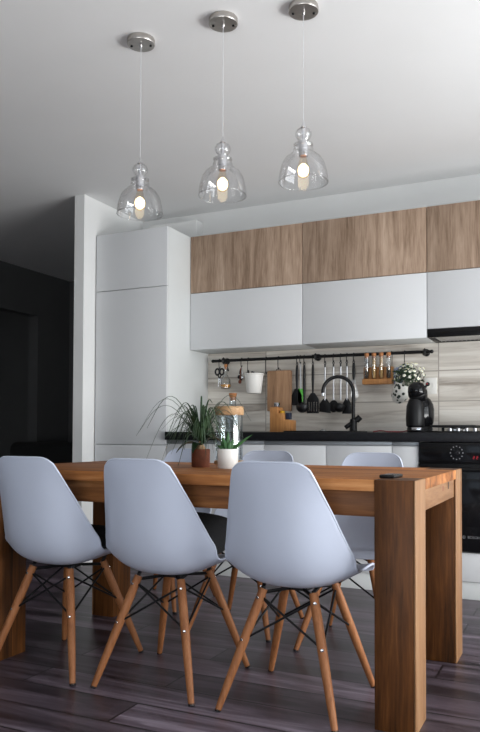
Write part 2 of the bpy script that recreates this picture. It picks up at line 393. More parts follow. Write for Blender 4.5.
# ------------------------------------------------------------------ wall cabinets
def wall_cabinet(x0, x1, zb, label):
    t = thing('wall_cabinet', label, 'cabinet', ((x0+x1)/2, YU, zb), 'wall cabinets over the worktop')
    h = (x1-x0)/2; D = YW-YU-.002
    MB().box(-h+.0005, h-.0005, .02, D, 0, 2.303-zb, .001).build('body', CARCASS, t)
    MB().box(-h+.0018, h-.0018, 0, .019, 1.8895-zb, 2.288-zb, .0012).build('upper_door', SONOMA, t)['label'] = 'wood-grain upper flap door'
    MB().box(-h+.0018, h-.0018, 0, .019, 0, 1.8855-zb, .0012).build('lower_door', CABWHITE, t)
    return t
XS = [XT1+.002, -1.6505, -.8475, -.045]
wall_cabinet(XS[0], XS[1], 1.4884, 'wall cabinet with wood top door next to the tall white cabinet')
wall_cabinet(XS[1], XS[2], 1.4884, 'middle wall cabinet with wood top door, above the hanging utensils')
wall_cabinet(XS[2], XS[3], 1.5415, 'wall cabinet with wood top door, shorter, above the black hood')
t = thing('range_hood', 'black slim extractor hood under the right wall cabinet', 'range hood', (XS[2]+.003, YU, 1.4884))
HW = XS[3]-XS[2]-.006
hb = MB(); hb.box(0, HW, .022, YW-YU-.002, .012, .052, .002); hb.box(0, .03, .022, YW-YU-.002, 0, .014, .001); hb.box(HW-.03, HW, .022, YW-YU-.002, 0, .014, .001)
hb.box(.03, HW-.03, YW-YU-.03, YW-YU-.002, 0, .014, .001); hb.build('body', BLACKMETAL, t)
MB().box(0, HW, 0, .021, 0, .051, .002).build('front_panel', GLOSSBLACK, t)
g = MB()
for i in range(2):
    g.box(.035+i*(HW-.07)/2, .03+(i+1)*(HW-.07)/2, .03, YW-YU-.035, .004, .0115, .001)
    for k in range(14): 
        xx = .04+i*(HW-.07)/2+k*.025; g.box(xx, xx+.006, .035, YW-YU-.04, .001, .005, .0005)
g.build('filter', STEEL, t)
# ------------------------------------------------------------------ base units
def base_cabinet(x0, x1, seams, label):
    t = thing('base_cabinet', label, 'cabinet', ((x0+x1)/2, YC, 0), 'white base cabinets')
    h = (x1-x0)/2; D = YW-YC-.002
    MB().box(-h+.0005, h-.0005, .021, D, .1, .8595, .001).build('body', CARCASS, t)
    MB().box(-h+.001, h-.001, .012, .03, 0, .098, .001).build('plinth', CARCASS, t)
    MB().box(-h+.001, h-.001, .004, .0205, .836, .859, .001).build('finger_profile', GAPDARK, t)
    ed = [-h]+[s-(x0+x1)/2 for s in seams]+[h]
    for a, b in zip(ed, ed[1:]):
        MB().box(a+.0015, b-.0015, 0, .019, .1, .833, .0012).build('door', CABWHITE, t)
    return t
base_cabinet(XT1+.001, -1.787, [], 'wide white base cabinet door beside the tall cabinet')
base_cabinet(-1.787, -.988, [-1.384], 'white two-door base cabinet under the black tap')
base_cabinet(-.988, -.836, [], 'narrow white base cabinet next to the black oven')
OX0, OX1 = -.834, -.236
t = thing('oven_cabinet', 'white housing unit with drawer below the black oven', 'cabinet', ((OX0+OX1)/2, YC, 0), 'white base cabinets')
h = (OX1-OX0)/2
b_ = MB(); b_.box(-h, -h+.0015, .021, .596, .1, .8595, 0); b_.box(h-.0015, h, .021, .596, .1, .8595, 0); b_.box(-h, h, .021, .596, .1, .255, 0); b_.build('body', CARCASS, t)
MB().box(-h+.001, h-.001, .012, .03, 0, .096, .001).build('plinth', CARCASS, t)
MB().box(-h+.0015, h-.0015, 0, .019, .099, .255, .0012).build('drawer', CABWHITE, t)
t = thing('oven', 'black built-in oven with ring of white dial marks and glass door', 'oven', ((OX0+OX1)/2, YC, .2575))
hh = h-.003; z_ = lambda z: z-.2575
MB().box(-hh, hh, .003, .55, .001, z_(.857), .002).build('body', BLACKMETAL, t)
MB().box(-hh, hh, -.014, .002, z_(.744), z_(.857), .002).build('control_panel', GLOSSBLACK, t)
dr = MB().box(-hh, hh, -.018, .002, z_(.262), z_(.739), .003).build('oven_door', GLOSSBLACK, t)
MB().box(-hh+.06, hh-.06, -.0195, -.0178, z_(.40), z_(.66), .0005).build('glass_window', GLOSSBLACK, dr)
hn = MB(); hn.tube([(-hh+.05, -.045, z_(.712)), (hh-.05, -.045, z_(.712))], .007, 12)
for sx in (-hh+.07, hh-.07): hn.tube([(sx, -.045, z_(.712)), (sx, -.016, z_(.712))], .005, 8)
hn.build('handle', BLACKMETAL, dr)
cx = -.627-(OX0+OX1)/2; cz = z_(.801)
dm = MB()
for k in range(12):
    a = k*PI/6; px_, pz_ = cx+.033*math.cos(a), cz+.036*math.sin(a)
    dm.box(px_-.0028, px_+.0028, -.0152, -.0138, pz_-.0032, pz_+.0032, 0)
for (dx, dz) in ((0, 0), (.012, .006), (-.01, .008), (.004, -.012)): dm.box(cx+dx-.002, cx+dx+.002, -.0152, -.0138, cz+dz-.002, cz+dz+.002, 0)
dm.build('dial_marks', WHITEPRINT, t, smooth=False)
MB().lathe([(0, 0), (.016, 0), (.017, .002), (.015, .004), (0, .004)], 24, (cx, -.014, cz), Matrix.Rotation(PI/2, 4, 'X')).build('clock_knob', GLOSSBLACK, t)
dg_ = MB()
for i, xx in enumerate((-.536, -.519)):
    x_ = xx-(OX0+OX1)/2
    for (ax, az, w_, h_) in ((0, .007, .008, .0018), (0, 0, .008, .0018), (0, -.007, .008, .0018), (.004, .0035, .0018, .006), (-.004, -.0035, .0018, .006)):
        dg_.box(x_+ax-w_/2, x_+ax+w_/2, -.0152, -.0138, z_(.777)+az-h_/2, z_(.777)+az+h_/2, 0)
dg_.build('red_display_digits', REDLED, t, smooth=False)
for k in range(2):
    MB().lathe([(0, 0), (.019, 0), (.018, .018), (.015, .02), (0, .02)], 24, (-.40-(OX0+OX1)/2+k*.09, -.014, z_(.80)), Matrix.Rotation(PI/2, 4, 'X')).build('knob', BLACKMETAL, t)
lx = -.590-(OX0+OX1)/2
em = MB(); em.lathe([(.0075, -.0005), (.0088, -.0005), (.0088, .0005), (.0075, .0005)], 24, (lx, -.0185, z_(.343)), Matrix.Rotation(PI/2, 4, 'X'), close=True)
em.box(lx-.0012, lx+.0012, -.019, -.018, z_(.3375), z_(.3485), 0); em.box(lx-.004, lx+.004, -.019, -.018, z_(.3422), z_(.3438), 0)
em.build('maker_emblem', WHITEPRINT, t, smooth=False)
text_mesh('maker_lettering', 'BOSCH', .019, WHITEPRINT, t, (lx+.020, -.0182, z_(.3365)))

tag(MB().box(XT1+.001, .40, YC-.02, YW-.0005, .8605, .9135, .003).build('worktop', COUNTER), 'long black worktop running over the white base cabinets', 'worktop')
tag(MB().box(XT1+.001, XR-.005, YW-.0105, YW-.0005, .9137, 1.4875, .0).build('backsplash', SPLASH, smooth=False), 'pale grey wood-look tiled splashback behind the hanging utensils', 'splashback')
CT = .9137
# end unit beyond the frame that carries the worktop's far end
base_cabinet(-.234, .40, [], 'white base cabinet right of the black oven')

# ------------------------------------------------------------------ sink, tap, hob
t = thing('sink', 'low steel-rimmed sink set in the black worktop below the tap', 'sink', (-1.45, 4.345, CT))
r_ = MB(); r_.box(-.22, .22, -.19, -.17, 0, .008, .003); r_.box(-.22, .22, .12, .14, 0, .008, .003); r_.box(-.22, -.2, -.17, .12, 0, .008, .003); r_.box(.2, .22, -.17, .12, 0, .008, .003)
r_.build('rim', BLACKMETAL, t); MB().box(-.2, .2, -.17, .12, .0005, .003, .001).build('bowl', STEEL, t)
MB().lathe([(0, 0), (.02, 0), (.022, .008), (.012, .014), (0, .016)], 20, (.0, -.08, .003)).build('plug', CHROME, t)
t = thing('kitchen_tap', 'black gooseneck tap arching over the sink', 'tap', (-1.336, 4.535, CT))
tp = MB()
dirv = Vector((-.93, -.30, 0)).normalized(); R_ = .098
pts = [(0, 0, .05), (0, 0, .15), (0, 0, .22)]
for k in range(0, 17):
    a = math.radians(k*11.6); q = dirv*(R_-R_*math.cos(a)); pts.append((q.x, q.y, .262+R_*math.sin(a)))
tp.tube(pts, .0115, 14); tp.build('spout', BLACKPLASTIC, t)
e = Vector(pts[-1]); d_ = (Vector(pts[-1])-Vector(pts[-2])).normalized()
MB().tube([e-d_*.002, e+d_*.014], .0125, 14).build('aerator', CHROME, t)
MB().lathe([(0, 0), (.031, 0), (.031, .006), (.024, .012), (.023, .075), (.02, .085), (.012, .09), (0, .09)], 24).build('base', BLACKPLASTIC, t)
hd = MB(); hd.tube([(-.05, -.012, .03), (.03, .0, .085)], [.014, .016], 14); hd.tube([(.02, 0, .075), (.045, .005, .10)], [.02, .019], 14)
hd.build('lever', BLACKPLASTIC, t)
t = thing('gas_hob', 'black gas hob with iron grates on the right end of the worktop', 'hob', (-.515, 4.42, CT))
MB().box(-.29, .29, -.24, .22, .0, .008, .003).build('hob_plate', GLOSSBLACK, t)
for ix in (-.15, .15):
    for iy in (-.11, .11):
        br_ = MB().lathe([(0, .008), (.045, .008), (.045, .018), (.035, .022), (0, .022)], 24, (ix, iy, 0)).build('burner', STEEL, t)
        MB().lathe([(0, .022), (.03, .022), (.03, .029), (0, .03)], 24, (ix, iy, 0)).build('burner_cap', BLACKMETAL, br_)
for ix in (-.15, .15):
    gr = MB()
    for yy in (-.21, .2): gr.box(ix-.125, ix+.125, yy-.005, yy+.005, .030, .042, .002)
    for xx in (-.12, .12): gr.box(ix+xx-.005, ix+xx+.005, -.21, .2, .030, .042, .002)
    for yy in (-.11, .11):
        gr.box(ix-.12, ix-.03, yy-.005, yy+.005, .032, .042, .001); gr.box(ix+.03, ix+.12, yy-.005, yy+.005, .032, .042, .001)
        gr.box(ix-.005, ix+.005, yy-.09, yy-.03, .032, .042, .001); gr.box(ix-.005, ix+.005, yy+.03, yy+.09, .032, .042, .001)
    for xx in (-.12, .12):
        for yy in (-.205, .195): gr.box(ix+xx-.008, ix+xx+.008, yy-.008, yy+.008, .008, .034, .002)
    gr.build('grate', BLACKMETAL, t)
for k in range(4):
    MB().lathe([(0, 0), (.011, 0), (.010, .015), (.008, .017), (0, .017)], 16, (-.16+k*.045, -.222, .008)).build('knob', STEEL, t)
tag(MB().tube([(-1.17+i*.012, 4.40+.02*math.sin(i*.55), CT+.0045+.006*max(0, math.sin(i*.42))) for i in range(19)], .0035, 8).build('power_cord', REDCORD), 'thin dark red cord lying on the worktop beside the coffee machine', 'cord')

# coffee machine
t = thing('coffee_machine', 'black capsule coffee machine with rounded head beside the hob', 'coffee machine', (-.893, 4.44, CT))
MB().lathe([(0, 0), (.072, 0), (.076, .006), (.074, .028), (.06, .036), (0, .036)], 28, M=Matrix.Diagonal((1, 1.25, 1, 1))).build('base', BLACKPLASTIC, t)
MB().box(-.03, .03, -.105, -.085, .008, .03, .004).build('drip_tray_trim', CHROME, t)
MB().lathe([(0, .03), (.064, .032), (.076, .06), (.08, .10), (.08, .14), (.074, .172), (.06, .20), (.04, .218), (0, .225)], 32, (0, .03, 0)).build('body', GLOSSBLACK, t)
MB().lathe([(0, .02), (.035, .02), (.056, .04), (.058, .09), (.054, .16), (.04, .20), (0, .215)], 24, (-.020, -.025, 0)).build('column', BLACKPLASTIC, t)
hd = MB(); hd.lathe([(0, -.065), (.036, -.063), (.049, -.05), (.056, -.02), (.056, .02), (.046, .052), (.026, .068), (0, .072)], 28, (-.008, -.02, .238), Matrix.Rotation(.62, 4, 'X') @ Matrix.Rotation(-.12, 4, 'Y'))
hd.build('head', GLOSSBLACK, t)
MB().lathe([(.0565, -.008), (.0582, -.004), (.0582, .004), (.0565, .008)], 28, (-.008, -.02, .238), Matrix.Rotation(.62, 4, 'X') @ Matrix.Rotation(-.12, 4, 'Y'), close=True).build('head_band', BLACKMETAL, t)
MB().lathe([(0, 0), (.012, 0), (.014, -.03), (0, -.032)], 16, (-.02, -.055, .19)).build('nozzle', BLACKPLASTIC, t)
lv = MB(); lv.tube([(.03, -.01, .266), (.045, -.005, .288)], [.009, .006], 10); lv.ball((.049, -.004, .292), .013); lv = lv.build('lever', BLACKPLASTIC, t)
MB().ball((.047, -.014, .294), .006).build('red_button', REDCORD, lv)

t = thing('wall_socket', 'white square wall socket behind the coffee machine', 'socket', (-.878, YW-.0108, 1.2135))
MB().box(-.040, .040, -.009, 0, -.052, .052, .003).build('cover_plate', POTWHITE, t)
MB().lathe([(.019, 0), (.022, 0), (.022, .003), (.019, .003)], 24, (0, -.009, .0), Matrix.Rotation(PI/2, 4, 'X'), close=True).build('socket_ring', POTWHITE, t)

# knife block
t = thing('knife_block', 'stepped bamboo knife block with coloured handles on the worktop', 'knife block', (-1.808, 4.48, CT))
kb = MB(); kb.prism([(-.070, 0), (.080, 0), (.080, .08), (.03, .08), (.03, .125), (-.014, .125), (-.014, .165), (-.070, .165)], 'y', -.05, .05, .003)
kb.build('block', BAMBOO, t)
MB().box(-.052, -.02, -.02, .014, .1655, .198, .003).build('knife_handle', CHROME, t)['label'] = 'silver knife handle'
MB().box(-.010, .010, -.03, .01, .1205, .143, .003, M=Matrix.Rotation(.05, 4, 'Y')).build('knife_handle', YELLOWP, t)['label'] = 'yellow knife handle'
MB().box(.034, .066, -.03, .01, .0855, .128, .004).build('knife_handle', NAVY, t)['label'] = 'navy knife handle'

# corked carafe on the worktop
t = thing('glass_bottle', 'tall clear glass bottle with a cork standing on the worktop', 'bottle', (-2.165, 4.46, CT))
MB().lathe([(0, 0), (.045, 0), (.05, .006), (.05, .12), (.047, .15), (.03, .18), (.024, .20), (.024, .232), (.027, .236), (.022, .236), (.021, .2), (.027, .178), (.044, .149), (.047, .12), (.047, .008), (0, .006)], 32).build('bottle_body', JARGLASS, t)
MB().lathe([(0, .215), (.0205, .215), (.0205, .237), (.024, .242), (.028, .262), (.027, .266), (0, .266)], 24).build('cork', CORK, t)

# ------------------------------------------------------------------ rail and hanging things
RZ = 1.4275; RY = YW-.07; BY = YW-.0108
t = thing('hanging_rail', 'long black wall rail with round mounts on the splashback', 'rail', (-1.62, BY, RZ))
MB().tube([(-.79, RY-BY, 0), (.750, RY-BY, 0)], .0105, 12).build('bar', BLACKMETAL, t)
for xx in (-.715, -.016, .716):
    m_ = MB(); m_.lathe([(0, 0), (.024, 0), (.024, .004), (.018, .009), (.012, .012), (.010, .05), (.0105, .055), (.0, .055)], 20, (xx, 0, 0), Matrix.Rotation(PI/2, 4, 'X'))
    m_.lathe([(0, -.012), (.014, -.010), (.025, 0), (.014, .010), (0, .012)], 20, (xx, RY-BY, 0), Matrix.Rotation(PI/2, 4, 'Y'))
    m_.build('mount', BLACKMETAL, t)
for xx in (-.80, .760):
    MB().ball((xx, RY-BY, 0), .0125, (1, 1, 1)).build('end_cap', BLACKMETAL, t)
def hook(x, drop, label, dy=0):
    """S-hook over the bar, its lower bend at RZ-drop"""
    pts = arc((0, 0), .0130, -30, 180, 10, 'yz', 0)
    pts += [(0, -.0125, -.5*drop)]
    r = .009
    pts += arc((-.0025+0, -drop+r), r, 180, 380, 10, 'yz', 0)
    o = MB().tube(pts, .0029, 6).build('hook', BLACKWIRE)
    o.location = (x, RY, RZ)
    return tag(o, label, 'hook', 'black hooks on the wall rail')
HY = RY-.0025      # where the hung things hang
# scissors
t = thing('scissors', 'black-handled scissors hanging at the left end of the rail', 'scissors', (-2.365, HY, 1.3765))
hook(-2.365, .051, 'black hook carrying the scissors')
s_ = MB()
for sx in (-1, 1):
    s_.tube([(sx*.018+.016*math.cos(a*PI/8), 0, -.028+.022*math.sin(a*PI/8)) for a in range(17)], .0065, 8)
    s_.tube([(sx*.014, 0, -.048), (sx*.002, 0, -.075)], .005, 8)
s_.tube([(-.004, 0, -.008), (0, 0, .0015), (.004, 0, -.008)], .003, 6)
s_.build('handle', BLACKPLASTIC, t)
b_ = MB()
for sx in (-1, 1): b_.prism([(sx*.002-.007, -.07), (sx*.002+.007, -.07), (sx*.012+.002, -.14), (sx*.012-.001, -.145)], 'y', -.0015+sx*.0016, .0015+sx*.0016, .0005)
b_.build('blade', CHROME, t)
# oil bottle
t = thing('oil_bottle', 'small glass cruet of amber oil with cork hanging from the rail', 'bottle', (-2.296, HY-.012, 1.224))
hook(-2.296, .075, 'black hook carrying the glass oil cruet')
MB().lathe([(0, 0), (.03, 0), (.036, .006), (.038, .03), (.034, .065), (.02, .09), (.0115, .105), (.0105, .15), (.013, .155), (.009, .155), (.009, .105), (.018, .088), (.032, .064), (.036, .03), (.034, .008), (0, .004)], 24, (-.014, 0, 0)).build('bottle_body', GLASS, t)
MB().lathe([(0, .005), (.0335, .008), (.0355, .022), (.036, .03), (0, .03)], 24, (-.014, 0, 0)).build('oil', OIL, t)
MB().lathe([(0, .14), (.0085, .14), (.0088, .156), (.012, .158), (.013, .176), (0, .178)], 16, (-.014, 0, 0)).build('cork', CORK, t)
MB().tube([(-.003, .004, .14), (.004, .008, .15), (0, .0095, .1315)], .0018, 6).build('hanging_loop', BLACKWIRE, t)
# spoons
t = thing('measuring_spoons', 'bunch of small dark measuring spoons hanging left of the white bucket', 'spoons', (-2.190, HY, 1.3765))
hook(-2.190, .0495, 'black hook carrying the small measuring spoons')
for k, (dx, L_, m_) in enumerate(((-.016, .07, BLACKPLASTIC), (0, .085, BLACKPLASTIC), (.014, .075, CHROME), (-.004, .105, BROWNRED))):
    q = MB(); q.tube([(0, 0, .001), (dx*.6, -.004-k*.003, -.02), (dx, -.004-k*.004, -L_+.02)], .003, 6); q.ball((dx, -.006-k*.004, -L_), .013, (1, .5, 1.1), 12); q.build('spoon', m_, t)
# bucket
t = thing('hanging_bucket', 'small white tapered bucket hanging on two hooks', 'bucket', (-2.072, HY-.045, 1.184))
hook(-2.138, .095, 'left black hook of the white bucket'); hook(-2.000, .105, 'right black hook of the white bucket')
MB().lathe([(0, 0), (.047, 0), (.051, .004), (.066, .128), (.071, .132), (.071, .138), (.063, .136), (.049, .008), (0, .006)], 32).build('bucket_body', POTWHITE, t)
MB().tube([(-.066, 0, .13), (-.069, .015, .142), (-.066, .036, .157), (-.066, .046, .157)], .0022, 6).build('bucket_ear', BLACKWIRE, t)
MB().tube([(.066, 0, .13), (.069, .015, .138), (.072, .036, .147), (.072, .046, .147)], .0022, 6).build('bucket_ear', BLACKWIRE, t)
for k, (dx, dy, lean, hh_) in enumerate(((-.034, .0, -.012, .165), (-.018, .015, -.004, .158), (-.006, -.01, .006, .152))):
    t2 = MB().tube([(dx*.6, dy, .008), (dx+lean, dy, hh_)], [.004, .007], 10).build('utensil', BLACKPLASTIC)
    t2.location = t.location
    tag(t2, ['black utensil leaning left in the white bucket', 'black utensil upright in the white bucket', 'shortest black utensil in the white bucket'][k], 'utensil', 'utensils in the white bucket')
# cutting board
t = thing('cutting_board', 'wooden cutting board hanging from the rail above the knife block', 'cutting board', (-1.898, HY, 1.345))
hook(-1.907, .075, 'black hook carrying the wooden cutting board')
cb_ = MB().prism([(-.088, -.285), (.088, -.285), (.09, -.28), (.09, -.012), (.082, -.003), (-.082, -.003), (-.09, -.012), (-.09, -.28)], 'y', -.010, .010, .003).build('board', BOARDWOOD, t)
MB().tube([(-.022, 0, -.006), (-.024, 0, .005), (-.009, 0, .0095), (.006, 0, .005), (.004, 0, -.006)], .0025, 6).build('hanging_loop', BLACKWIRE, t)
# long black utensils
def handle(mb, x, top, bot, r=.0085):
    mb.tube([(x, 0, top), (x, 0, top-.02), (x, 0, (top+bot)/2), (x, 0, bot)], [r*.7, r, r*1.15, r*.7], 10)
def eye(mb, z=0, r=.006):
    mb.tube([(r*math.cos(a*PI/6), 0, z-r+.0035+r*math.sin(a*PI/6)) for a in range(13)], .0022, 6)
UT = RZ-.045
def utensil(name, x, label, build, cat):
    hook(x, .0428, 'black hook carrying the '+label.split(' hanging')[0].split(' with')[0].replace('black ', '', 1) if False else 'black hook above the '+label.split(',')[0])
    t = thing(name, label, cat, (x, HY, UT), 'cooking utensils on the wall rail')
    build(t); t.scale = (1.14, 1, 1.03)
    return t
def b_spat(t):
    q = MB(); eye(q); handle(q, 0, -.008, -.17); q.build('handle', BLACKPLASTIC, t)
    MB().prism([(-.014, -.165), (.014, -.165), (.034, -.21), (.036, -.282), (-.036, -.272), (-.034, -.21)], 'y', -.003, .003, .0015).build('blade', BLACKPLASTIC, t)
utensil('spatula', -1.769, 'black spatula, first of the utensils right of the cutting board', b_spat, 'spatula')
def b_green(t):
    q = MB(); eye(q); q.tube([(0, 0, -.008), (.004, 0, -.17)], .0035, 8); q.build('handle', STEEL, t)
    MB().prism([(-.012, -.165), (.016, -.165), (.022, -.2), (.018, -.25), (-.004, -.268), (-.018, -.24)], 'y', -.003, .003, .0015).build('scraper_blade', LIME, t)
utensil('scraper', -1.745, 'lime green scraper on a thin steel handle, between two black utensils', b_green, 'scraper')
def b_ladle(t):
    q = MB(); eye(q); handle(q, 0, -.008, -.27, .008); q.build('handle', BLACKPLASTIC, t)
    MB().lathe([(0, -.037), (.02, -.032), (.034, -.018), (.039, .004), (.036, .004), (.031, -.016), (.018, -.03), (0, -.034)], 24, (0, -.036, -.290), Matrix.Rotation(-.5, 4, 'X')).build('bowl', BLACKPLASTIC, t)
utensil('ladle', -1.716, 'black ladle, with a thick handle, left of the slotted turner', b_ladle, 'ladle')
def b_turner(t):
    q = MB(); eye(q); handle(q, 0, -.008, -.2, .0075); q.build('handle', BLACKPLASTIC, t)
    q = MB(); q.prism([(-.012, -.195), (.012, -.195), (.036, -.235), (.037, -.255), (-.037, -.255), (-.036, -.235)], 'y', -.003, .003, .0012)
    for k in range(5): q.box(-.037+k*.0158, -.037+k*.0158+.0108, -.003, .003, -.318, -.253, .0012)
    q.box(-.037, .037, -.003, .003, -.33, -.316, .0012)
    q.build('slotted_blade', BLACKPLASTIC, t)
utensil('slotted_turner', -1.654, 'black slotted turner, below the middle mount of the rail', b_turner, 'turner')
def steel_utensil(kind):
    def f(t):
        q = MB(); eye(q); q.tube([(0, 0, -.008), (0, 0, -.03)], .0045, 8); q.build('hanging_end', BLACKPLASTIC, t)
        MB().tube([(0, 0, -.028), (0, 0, -.245)], .0048, 10).build('handle', STEEL, t)
        if kind == 0: MB().prism([(-.010, -.235), (.010, -.235), (.034, -.27), (.036, -.33), (-.036, -.32), (-.034, -.27)], 'y', -.003, .003, .0015).build('head', BLACKPLASTIC, t)
        elif kind == 1: MB().ball((0, .004, -.285), .029, (1, .22, 1.4), 18).build('head', BLACKPLASTIC, t)
        elif kind == 2: MB().lathe([(0, -.036), (.02, -.03), (.032, -.014), (.036, .006), (.032, .006), (.028, -.012), (.017, -.026), (0, -.031)], 22, (0, -.030, -.29), Matrix.Rotation(-.5, 4, 'X')).build('head', BLACKPLASTIC, t)
        else: MB().prism([(-.008, -.235), (.008, -.235), (.026, -.27), (.028, -.335), (-.028, -.335), (-.026, -.27)], 'y', -.003, .003, .0015).build('head', BLACKPLASTIC, t)
    return f
for k, (x, lab) in enumerate(((-1.568, 'steel-handled turner with a black head, leftmost of the four steel handles'), (-1.508, 'steel-handled spoon with a black oval head, second of the four steel handles'),
                              (-1.458, 'steel-handled ladle with a black bowl, third of the four steel handles'), (-1.415, 'steel-handled scraper with a narrow black head, nearest the whisk'))):
    utensil(('turner', 'serving_spoon', 'ladle', 'scraper')[k], x, lab, steel_utensil(k), ('turner', 'spoon', 'ladle', 'scraper')[k])
def b_whisk(t):
    q = MB(); eye(q); handle(q, 0, -.006, -.12, .009); q.build('handle', BLACKPLASTIC, t)
    q = MB()
    for k in range(5):
        a = k*PI/5; ca, sa = math.cos(a), math.sin(a)
        q.tube([(ca*.024*u, sa*.024*u, z) for u, z in ((.25, -.115), (.6, -.15), (.95, -.2), (1, -.225), (.7, -.248), (0, -.256), (-.7, -.248), (-1, -.225), (-.95, -.2), (-.6, -.15), (-.25, -.115))], .0012, 5)
    q.build('wire_loops', STEEL, t)
utensil('whisk', -1.368, 'wire whisk with a black handle, right of the steel-handled utensils', b_whisk, 'whisk')
# spice rack
t = thing('spice_rack', 'wooden spice block holding four glass tubes on the right of the rail', 'spice rack', (-1.200, HY-.014, 1.226))
sb = MB(); sb.box(-.098, .098, -.034, .02, 0, .035, .003); sb.box(-.098, .098, 0, .020, .033, .115, .003)
sb.build('block', BAMBOO, t)
hk = MB()
for xx in (-.085, .085): hk.tube([(xx, .021, .10), (xx, .0285, .185)]+[(xx, .0165+.0129*math.cos(a), .2015+.0129*math.sin(a)) for a in (0, .5, 1, 1.57, 2.1, 2.6, 3.1, 3.4)], .002, 6)
hk.build('rail_clip', BLACKWIRE, t)
for k, (m_, hgt) in enumerate(((HERB, .05), (GRAIN, .115), (GRAIN, .12), (HERB, .06))):
    xx = -.072+k*.048
    sj = thing('spice_tube', ['glass spice tube of dark herbs at the left of the wooden block', 'glass tube of pale spice beside the left herb tube', 'glass tube of pale spice beside the right herb tube', 'glass spice tube of dark herbs at the right of the wooden block'][k], 'spice jar', (-1.200+xx, HY-.014-.0165, 1.2613), 'spice tubes in the wooden block')
    MB().lathe([(0, 0), (.009, .002), (.0135, .010), (.0138, .1), (.0138, .128), (.0122, .128), (.0122, .011), (.008, .004), (0, .003)], 20, M=Matrix.Diagonal((1.1, 1.1, 1.16, 1))).build('tube', GLASS, sj)
    MB().lathe([(0, .0035), (.008, .0045), (.0118, .011), (.0118, hgt), (0, hgt+.002)], 18, M=Matrix.Diagonal((1.05, 1.05, 1.16, 1))).build('contents', m_, sj)
    MB().lathe([(0, .118), (.012, .118), (.0122, .129), (.0145, .131), (.014, .146), (0, .147)], 18, M=Matrix.Diagonal((1.05, 1.05, 1.16, 1))).build('cork', CORK, sj)
# hanging flowers and cloth
t = thing('pot_holder', 'blue-grey six-sided pot holder hanging behind the white flowers', 'pot holder', (-1.056, HY+.004, 1.352))
hook(-1.03, .085, 'black hook carrying the white flowers and pot holder')
MB().prism([(-.052, -.035), (-.012, -.004), (.03, .0), (.042, -.06), (.0, -.13), (-.045, -.125)], 'y', -.004, .004, .002).build('cloth', BLUEGREY, t)
MB().tube([(.01, -.003, -.006), (.015, -.004, .004), (.02, -.003, -.006)], .002, 6).build('hanging_loop', BLUEGREY, t)
t = thing('flower_basket', 'spotted white hanging pouch full of small white flowers and leaves', 'flowers', (-1.02, HY-.055, 1.09))
MB().lathe([(0, .0), (.025, .004), (.046, .03), (.058, .08), (.056, .125), (.051, .125), (.053, .08), (.041, .033), (0, .01)], 28, M=Matrix.Translation((-.053, 0, .012)) @ Matrix.Rotation(.42, 4, 'Y')).build('pouch', SPOTTED, t)
MB().tube([(-.05, 0, .11), (-.03, .03, .2), (-.01, .053, .256), (.0, .03, .2), (.02, 0, .12)], .0018, 6).build('hanging_cord', BLACKWIRE, t)
rr = random.Random(5)
fl, ps, lf, st = MB(), MB(), MB(), MB()
for k in range(100):
    a = rr.uniform(0, 2*PI); el = rr.uniform(-.2, 1.45); R = rr.uniform(.055, .105)
    p = Vector((math.cos(a)*math.cos(el)*R*1.15+.022, math.sin(a)*math.cos(el)*R*.5, .175+math.sin(el)*R*.95))
    nrm = Vector((p.x-.01, p.y-.03, p.z-.15)).normalized()
    if k % 4 == 3:
        st.tube([(.0, 0, .1), p*.6+Vector((0, 0, .05)), p], .0012, 5)
    if k < 64:
        Mx = nrm.to_track_quat('Z', 'Y').to_matrix().to_4x4()
        for j in range(5):
            b2 = j*2*PI/5; fl.ball(p+Mx.to_3x3() @ Vector((math.cos(b2)*.0056, math.sin(b2)*.0056, 0)), .0056, (1, 1, .35), 8, Mx)
        ps.ball(p+nrm*.002, .003, n=8)
for k in range(220):
    a = rr.uniform(0, 2*PI); el = rr.uniform(-.5, 1.45); R = rr.uniform(.03, .085)
    p = Vector((math.cos(a)*math.cos(el)*R*1.15+.022, math.sin(a)*math.cos(el)*R*.5, .168+math.sin(el)*R*.95))
    d_ = Vector((rr.uniform(-1, 1), rr.uniform(-1, .6), rr.uniform(-.4, 1))).normalized()
    lf.strip([p, p+d_*.012, p+d_*.026], [.002, .006, .0008], Vector((rr.uniform(-1, 1), rr.uniform(-1, 1), rr.uniform(-1, 1)+.01)))
fl.build('blossoms', PETAL, t); ps.build('blossom_centres', PISTIL, t); lf.build('foliage', LEAF, t); st.build('stems', LEAF, t)

# ------------------------------------------------------------------ dining table
TX0, TX1, TY0, TY1, TZ = -2.212, -.4539, 2.195, 3.1108, .7608
t = thing('dining_table', 'heavy oak dining table with thick square legs', 'table', ((TX0+TX1)/2, (TY0+TY1)/2, 0))
hx, hy = (TX1-TX0)/2, (TY1-TY0)/2; lw, ld = .127, .150
cx_, cy_ = hx-lw-.0008, hy-ld-.0008
poly = [(-cx_, -hy), (cx_, -hy), (cx_, -cy_), (hx, -cy_), (hx, cy_), (cx_, cy_), (cx_, hy), (-cx_, hy), (-cx_, cy_), (-hx, cy_), (-hx, -cy_), (-cx_, -cy_)]
MB().prism(poly, 'z', TZ-.036, TZ, .002).build('tabletop', TABLE_X, t)
for sx in (-1, 1):
    for sy in (-1, 1):
        xa, xb = sorted((sx*hx, sx*(hx-lw))); ya, yb = sorted((sy*hy, sy*(hy-ld)))
        xi = (xa, xb-.007) if sx > 0 else (xa+.007, xb)
        lg_ = MB().box(*xi, ya, yb, 0, TZ+.0003, .002, 2).build('leg', LEG_Z, t)
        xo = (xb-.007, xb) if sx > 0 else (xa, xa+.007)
        MB().box(*xo, ya, yb, 0, TZ+.0003, .003, 3).build('edge_board', PALEBOARD, lg_)['label'] = 'pale board on the outer face'
